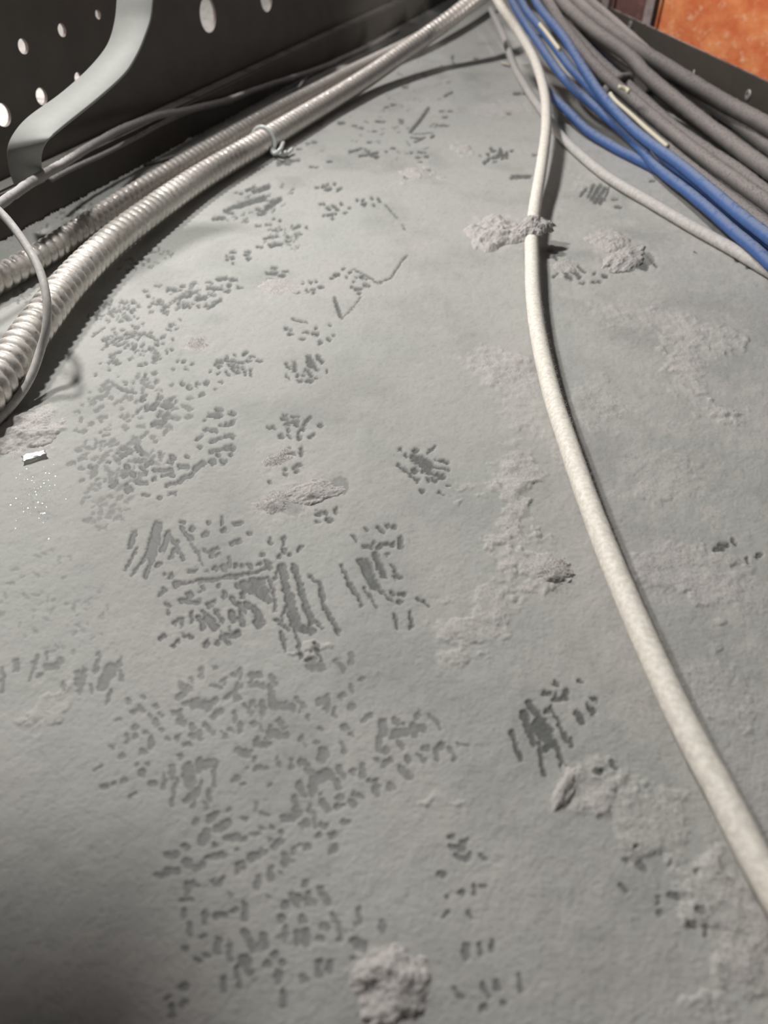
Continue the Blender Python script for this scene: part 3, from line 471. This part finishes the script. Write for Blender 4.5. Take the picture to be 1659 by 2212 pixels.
tag(pe, 'dark thin wire lying on the dust between the panel and the conduits', 'cable')

# ------------------------------------------------------------------ cable bundle on the right
def rise(y): t = min(max((330 - y) / 400, 0), 1); return .044 * t * t * (3 - 2 * t)
def against(p, x, y, r):                  # keep a cable on this side of the edging lip, same line of sight
    if (p - LB).dot(LN) > -(r + .0006):
        d = ray(x, y); n = np.array(LN); k = ((np.array(LB) - C_) @ n - (r + .0006)) / (d @ n); return Vector(C_ + d * k)
    return p
BUN = []
def run(pts, r, mat, label, lift=0.0, cat='cable', group=None, seed=0, lump=.10, wob=.0006, name='network_cable', free=True):
    (x0, y0), (x1, y1) = pts[-2:]
    if x1 > 1700: pts = pts + [(x1 + 4 * (x1 - x0), y1 + 4 * (y1 - y0)), (x1 + 10 * (x1 - x0), y1 + 10 * (y1 - y0))]
    q, _ = spline([against(P(x, y, r + .0004 + lift + rise(y)), x, y, r * 1.15 + .0006) for x, y in pts], .004)
    BUN.append(dict(c=q, r=r, mat=mat, label=label, cat=cat, group=group, seed=seed, lump=lump, wob=wob, name=name, free=free))
def settle(fixed, rounds=70):             # push crossing cables apart so that they lie over and beside one another
    ln = np.array([LN.x, LN.y, 0]); lb = np.array(LB)
    for it in range(rounds):
        for a in range(len(BUN)):
            A = BUN[a]
            if not A['free']: continue
            push = np.zeros_like(A['c'])
            for b, (c2, r2) in enumerate([(B['c'], B['r']) for B in BUN] + fixed):
                if b == a or (b < len(BUN) and not BUN[b]['free']): continue
                d = A['c'][:, None] - c2[None]; L = np.linalg.norm(d, axis=2); k = L.argmin(1); m = L[np.arange(len(k)), k]; need = (A['r'] + r2) * 1.09 - m
                hit = need > 0; v = d[np.arange(len(k)), k] * [1, 1, 1.6]; v = v / (np.linalg.norm(v, axis=1)[:, None] + 1e-6); push[hit] += v[hit] * need[hit, None] * (.5 if b < len(BUN) else .9)
            for _ in range(10): push = np.vstack([push[:1], (push[:-2] + 2 * push[1:-1] + push[2:]) / 4, push[-1:]])
            A['c'] = A['c'] + push * .8
            A['c'][:, 2] = np.maximum(A['c'][:, 2], A['r'] + .0004)
            over = (A['c'] - lb) @ ln + A['r'] * 1.1 + .0006; A['c'] -= np.clip(over, 0, None)[:, None] * ln
rb, rg = .0029, .0044
gb = 'blue network cables'; gg = 'dusty grey cables'
run([(1080, -70), (1110, 10), (1163, 93), (1208, 157), (1243, 195), (1268, 216), (1309, 250), (1357, 290), (1413, 345), (1480, 402), (1545, 462), (1600, 508), (1680, 572), (1760, 630)], rb, M_blue, 'blue cable, middle one of the lower three, ending at the right edge', .0062, group=gb, seed=21)
run([(1174, 188), (1197, 212), (1222, 236), (1262, 276), (1300, 303), (1350, 331), (1400, 356), (1450, 384), (1500, 418), (1545, 452), (1590, 492), (1650, 545), (1740, 622)], rb, M_blue, 'lowest blue cable, lying on the dust apart from the bundle', 0, group=gb, seed=22)
run([(1095, -70), (1130, 10), (1180, 75), (1228, 140), (1264, 178), (1331, 248), (1395, 310), (1445, 352), (1500, 392), (1560, 440), (1620, 492), (1700, 560), (1760, 612)], rb, M_blue, 'blue cable next to the grey ones, slightly raised', .0095, group=gb, seed=23)
run([(1120, -70), (1163, 12), (1215, 76), (1262, 150), (1300, 205), (1350, 262), (1410, 315), (1480, 366), (1540, 415), (1600, 466), (1680, 530), (1760, 600)], rb, M_blue, 'topmost blue cable beside the cream stripe', .0135, group=gb, seed=24)
run([(1130, -60), (1178, 2), (1226, 50), (1279, 98), (1320, 130), (1362, 160), (1410, 200)], rb, M_navy, 'dark navy cable half hidden beneath the grey cables', .0, seed=25)
G = [([(1150, -70), (1210, 2), (1279, 64), (1357, 120), (1394, 160), (1450, 208), (1525, 268), (1600, 325), (1670, 380), (1760, 445)], .0085, 'large dusty grey cable bulging over the middle of the bundle', .0046),
     ([(1170, -70), (1234, -2), (1301, 54), (1376, 106), (1440, 144), (1500, 182), (1581, 230), (1665, 280), (1760, 336)], .006, 'pinkish dusty cable pressed against the right edging lip', .0050),
     ([(1190, -70), (1250, -14), (1320, 46), (1400, 118), (1440, 156), (1506, 205), (1581, 256), (1665, 318), (1760, 384)], .001, 'dark grey cable sunk between the lip cable and the bulging cable', .0044),
     ([(1140, -60), (1190, 10), (1240, 76), (1301, 140), (1376, 205), (1450, 272), (1520, 322), (1590, 368), (1670, 425), (1760, 486)], .003, 'dusty grey cable just below the bulging one', .0042),
     ([(1130, -60), (1180, 20), (1219, 80), (1283, 158), (1357, 232), (1432, 298), (1525, 374), (1610, 442), (1680, 496), (1760, 560)], .0035, 'dusty grey cable bordering the blue ones', .0042),
     ([(1140, -60), (1188, 16), (1232, 78), (1292, 150), (1366, 218), (1440, 284), (1520, 350), (1600, 408), (1680, 464), (1760, 524)], .0075, 'dusty grey cable on top between two others, right of the knot', .0040),
     ([(1160, -60), (1215, 10), (1270, 66), (1336, 132), (1400, 186), (1470, 240), (1550, 296), (1620, 346), (1690, 400), (1760, 452)], .001, 'dark grey cable in shade under the bulging one', .0042)]
for k, (pts, lift, lab, r) in enumerate(G): run(pts, r, M_grey, lab, lift, group=gg, seed=40 + k, lump=.16, wob=0, name='grey_cable')
run([(1166, 52), (1182, 72), (1200, 96), (1218, 118)], .0013, M_cream, 'cream wire showing along the top of the blue cables', .021, seed=60, name='cream_wire', lump=.1, free=False)
run([(1318, 202), (1330, 218), (1362, 246), (1395, 276), (1425, 302), (1446, 320)], .0013, M_cream, 'short cream wire end below the dusty knot', .0165, seed=61, name='cream_wire', lump=.1, free=False)
run([(1335, 188), (1348, 190), (1358, 196), (1350, 206)], .0013, M_cream, 'small cream wire stub poking out of the dusty knot', .0195, seed=62, name='cream_wire', lump=.1, free=False)
settle([(WCC[::3], rw), (WCC2[::3], .0029)])
for B in BUN:
    o, c, fr = tube(B['name'], B['c'], B['r'], B['mat'], None, 14, .002, lump=B['lump'], wobble=0, seed=B['seed']); tag(o, B['label'], B['cat'], B['group'])
    if B['name'] == 'grey_cable':
        p_, n__ = skin_points(c, fr, B['r'], 420, .3, 1.0, .2, 2.9); fibres('fuzz', p_, n__, .0004, .0018, .00007, M_fibre, o, .9)
kn, *_ = tube('string_knot', [P(x, y, z) for x, y, z in ((1310, 226, .014), (1308, 205, .019), (1318, 186, .023), (1336, 172, .025), (1356, 170, .024), (1380, 182, .021), (1400, 200, .018))], .0036, M_grey, None, 12, .0015, lump=.3, wobble=.001, seed=70)
tag(kn, 'dusty strap knotted round the grey cables', 'strap')

# ------------------------------------------------------------------ lint clumps and scraps
def clump(px, py, rx, ry, rz, label, rot=0.0, z=0.0, n=500, seed=0, name='dust_clump', mat=None, fl_=(.0003, .0012)):
    """a soft heap: height field with ragged rim that sinks into the dust"""
    c = P(px, py, z); k = 90 if rx > .002 else 26; A = rx / .008; B = ry / .008; g = np.linspace(-1.35, 1.35, k); a, b = np.meshgrid(g, g); s1 = seed * 5.3
    wa = a + (fbm(a * 1.6 + s1, b * 1.6, 4, 3) - .5) * .9; wb_ = b + (fbm(a * 1.6 + s1, b * 1.6 + 31, 4, 9) - .5) * .9
    q = wa ** 2 + wb_ ** 2; m1 = fbm(a * 2.2 * A + s1, b * 2.2 * B, 4, 13, .45); m2 = fbm(a * 16 * A + s1, b * 16 * B, 3, 17, .6)
    hgt = np.clip(1 - q, -.6, 1); hh = rz * (np.sign(hgt) * np.abs(hgt) ** .8 * (.42 + .95 * m1) + .22 * (m2 - .5) * np.clip(hgt * 4 + .6, 0, 1)) - .0003
    cr, sr = math.cos(rot), math.sin(rot); v = np.stack([a * rx * cr - b * ry * sr, a * rx * sr + b * ry * cr, hh], -1).reshape(-1, 3)
    i = np.arange((k - 1))[:, None] * k + np.arange(k - 1)[None]; f = np.stack([i, i + 1, i + k + 1, i + k], -1).reshape(-1, 4)
    f = f[(hh.ravel()[f] > -.0012).any(1)]; us = np.unique(f); rm_ = np.full(len(v), -1); rm_[us] = np.arange(len(us))
    o = np_mesh(name, v[us], rm_[f], mat or M_clump); o.location = c
    top = np.nonzero(hh.ravel() > min(.0002, hh.max() * .3))[0]; pk = rng.choice(top, n)
    fibres('fibres', v[pk] + rng.normal(size=(n, 3)) * [1e-4, 1e-4, 0], np.tile([0, 0, .8], (n, 1)), *fl_, .000035, M_fibre, o, 1.2)
    return tag(o, label, 'dust clump')
S = lambda px, py: (P(px, py) - Vector(C_)).dot(Vector(F_)) / FPX     # metres per pixel at a spot
for k, (px, py, w, h, zz, rot, lab) in enumerate((
    (590, 1090, 44, 26, 16, .5, 'fluffy pale dust clump left of the scraped patch near picture centre'),
    (680, 1062, 62, 26, 22, .45, 'long crumbling roll of dust beside the fluffy clump near centre'),
    (600, 992, 40, 20, 12, .6, 'small pale dust ridge above the long dust roll'),
    (850, 2130, 80, 78, 62, .3, 'large blurred dust ball at the bottom edge'),
    (1075, 505, 62, 36, 36, -.2, 'lumpy dust clump touching the left side of the thick white cable'),
    (1320, 520, 42, 26, 18, -.2, 'pale dust clump above the dark mark at right'),
    (1350, 560, 30, 30, 22, -.7, 'round dust ball casting a shadow beside claw marks'),
    (900, 374, 32, 14, 12, .6, 'small elongated dust clump in the upper middle'),
    (1000, 322, 18, 10, 9, .6, 'tiny dust clump near the far paw print'),
    (955, 384, 12, 8, 6, .2, 'crumb of dust right of the elongated clump'),
    (600, 620, 46, 20, 9, .4, 'flat pale dust patch among footprints, upper left'),
    (420, 742, 34, 16, 9, .3, 'flat dust smear between footprints at left'),
    (45, 935, 78, 46, 34, .4, 'big fluffy dust heap at the left edge below the conduit'),
    (1222, 1700, 17, 50, 20, -.55, 'sausage shaped roll of dust left of the lower drift'),
    (1200, 1232, 40, 26, 20, .2, 'small fluffy dust knob on the central drift'),
    (1212, 575, 26, 14, 10, .2, 'dust tuft right of the thick white cable'),
    (1500, 545, 5, 4, 4, 0, 'speck of dust below the greyish white cable'),
    (1270, 222, 24, 15, 14, .0, 'dark dusty lump between the blue cables'),
    (400, 300, 22, 9, 10, .5, 'dust tuft at the foot of the dark panel'))):
    s = S(px, py); fy = 1 / max(.35, math.sin(PITCH + math.atan((py - CY) / FPX)))
    clump(px, py, w * s * 1.1, h * s * fy, zz * s * .52, lab, rot, .0006 if k in (13, 14) else 0, 250 if w < 30 else 1000, k * 2.7 + 1)
clump(1152, 486, .0092, .0075, .0042, 'dust tuft caught on top of the thick white cable', .3, .0108, 900, 77)
s = S(345, 315); fz = clump(348, 312, 7 * s, 5 * s, 16 * s, 'small pale fuzzy tuft standing at the foot of the panel', 0, .001, 160, 91, mat=M_white2)
ch = bmesh.new(); box(ch, (-.006, -.0014, -.0006), (.006, .0014, .0006)); bmesh.ops.bevel(ch, geom=ch.edges[:], offset=.0004, segments=2, affect='EDGES')
for v in ch.verts: v.co.z += .0008 * math.cos(v.co.x * 200)
o = bm_obj('wood_splinter', ch, M_cream); o.location = P(1092, 138, .0018); o.rotation_euler = (0, 0, -.95); tag(o, 'tiny cream splinter left of the thick white cable near the top', 'splinter')
M_film = plain('crinkled_film', (.55, .55, .53), .35, spec=.3, scale=400); M_film.node_tree.nodes['Principled BSDF'].inputs['Transmission Weight'].default_value = .93
def scrap(name, px, py, w, h, rot, label, seed, z=.004, amp=.3):
    n = 12; vv = []; c = P(px, py, z); cr, sr = math.cos(rot), math.sin(rot)
    for side in (0, .00025):
        for i in range(n):
            for j in range(n):
                a, b = (i / (n - 1) - .5) * w, (j / (n - 1) - .5) * h
                e = abs(noise.noise((a / w * 3 + seed, b / h * 2.2, 0))) * amp * min(w, h) + side
                a2 = a * (1 + .2 * noise.noise((b / h * 3, seed, 1))); b2 = b * (1 + .25 * noise.noise((a / w * 3, seed, 2)))
                vv.append((c.x + a2 * cr - b2 * sr, c.y + a2 * sr + b2 * cr, c.z + e))
    ff = []
    for i in range(n - 1):
        for j in range(n - 1):
            q = [i * n + j, (i + 1) * n + j, (i + 1) * n + j + 1, i * n + j + 1]; ff.append(q); ff.append([k + n * n for k in q[::-1]])
    bd = [i * n for i in range(n)] + [(n - 1) * n + j for j in range(1, n)] + [i * n + n - 1 for i in range(n - 2, -1, -1)] + [j for j in range(n - 2, 0, -1)]
    for a, b in zip(bd, bd[1:] + bd[:1]): ff.append([b, a, a + n * n, b + n * n])
    return tag(np_mesh(name, vv, ff, mat_film, None, smooth=False), label, 'scrap')
mat_film = M_film
scrap('film_scrap', 74, 985, .0075, .0032, .5, 'crinkled glossy film scrap in the dust heap at the left edge', 3.3, .0009, .3)
mat_film = M_white
scrap('paper_crumb', 1547, 188, .006, .005, .4, 'small white crumb on the pinkish cable beside the lip', 5.1, .016, .8)
hr, *_ = tube('lint_hair', [P(x, y, z) for x, y, z in ((1500, 152, .028), (1498, 166, .026), (1504, 180, .021), (1518, 188, .018), (1530, 184, .019))], .0006, M_fibre, None, 6, .0008, lump=.4)
tag(hr, 'curled pinkish lint hair on the cable beside the lip', 'lint')
bm = bmesh.new(); box(bm, (-.012, -.009, 0), (.012, .009, .012)); bmesh.ops.bevel(bm, geom=bm.edges[:], offset=.003, segments=3, affect='EDGES')
o = bm_obj('cable_clip', bm, M_white); o.location = PL(1290, -2) + Vector((.002, 0, -.002)); tag(o, 'white plastic clip sitting on the far end of the edging lip', 'clip')
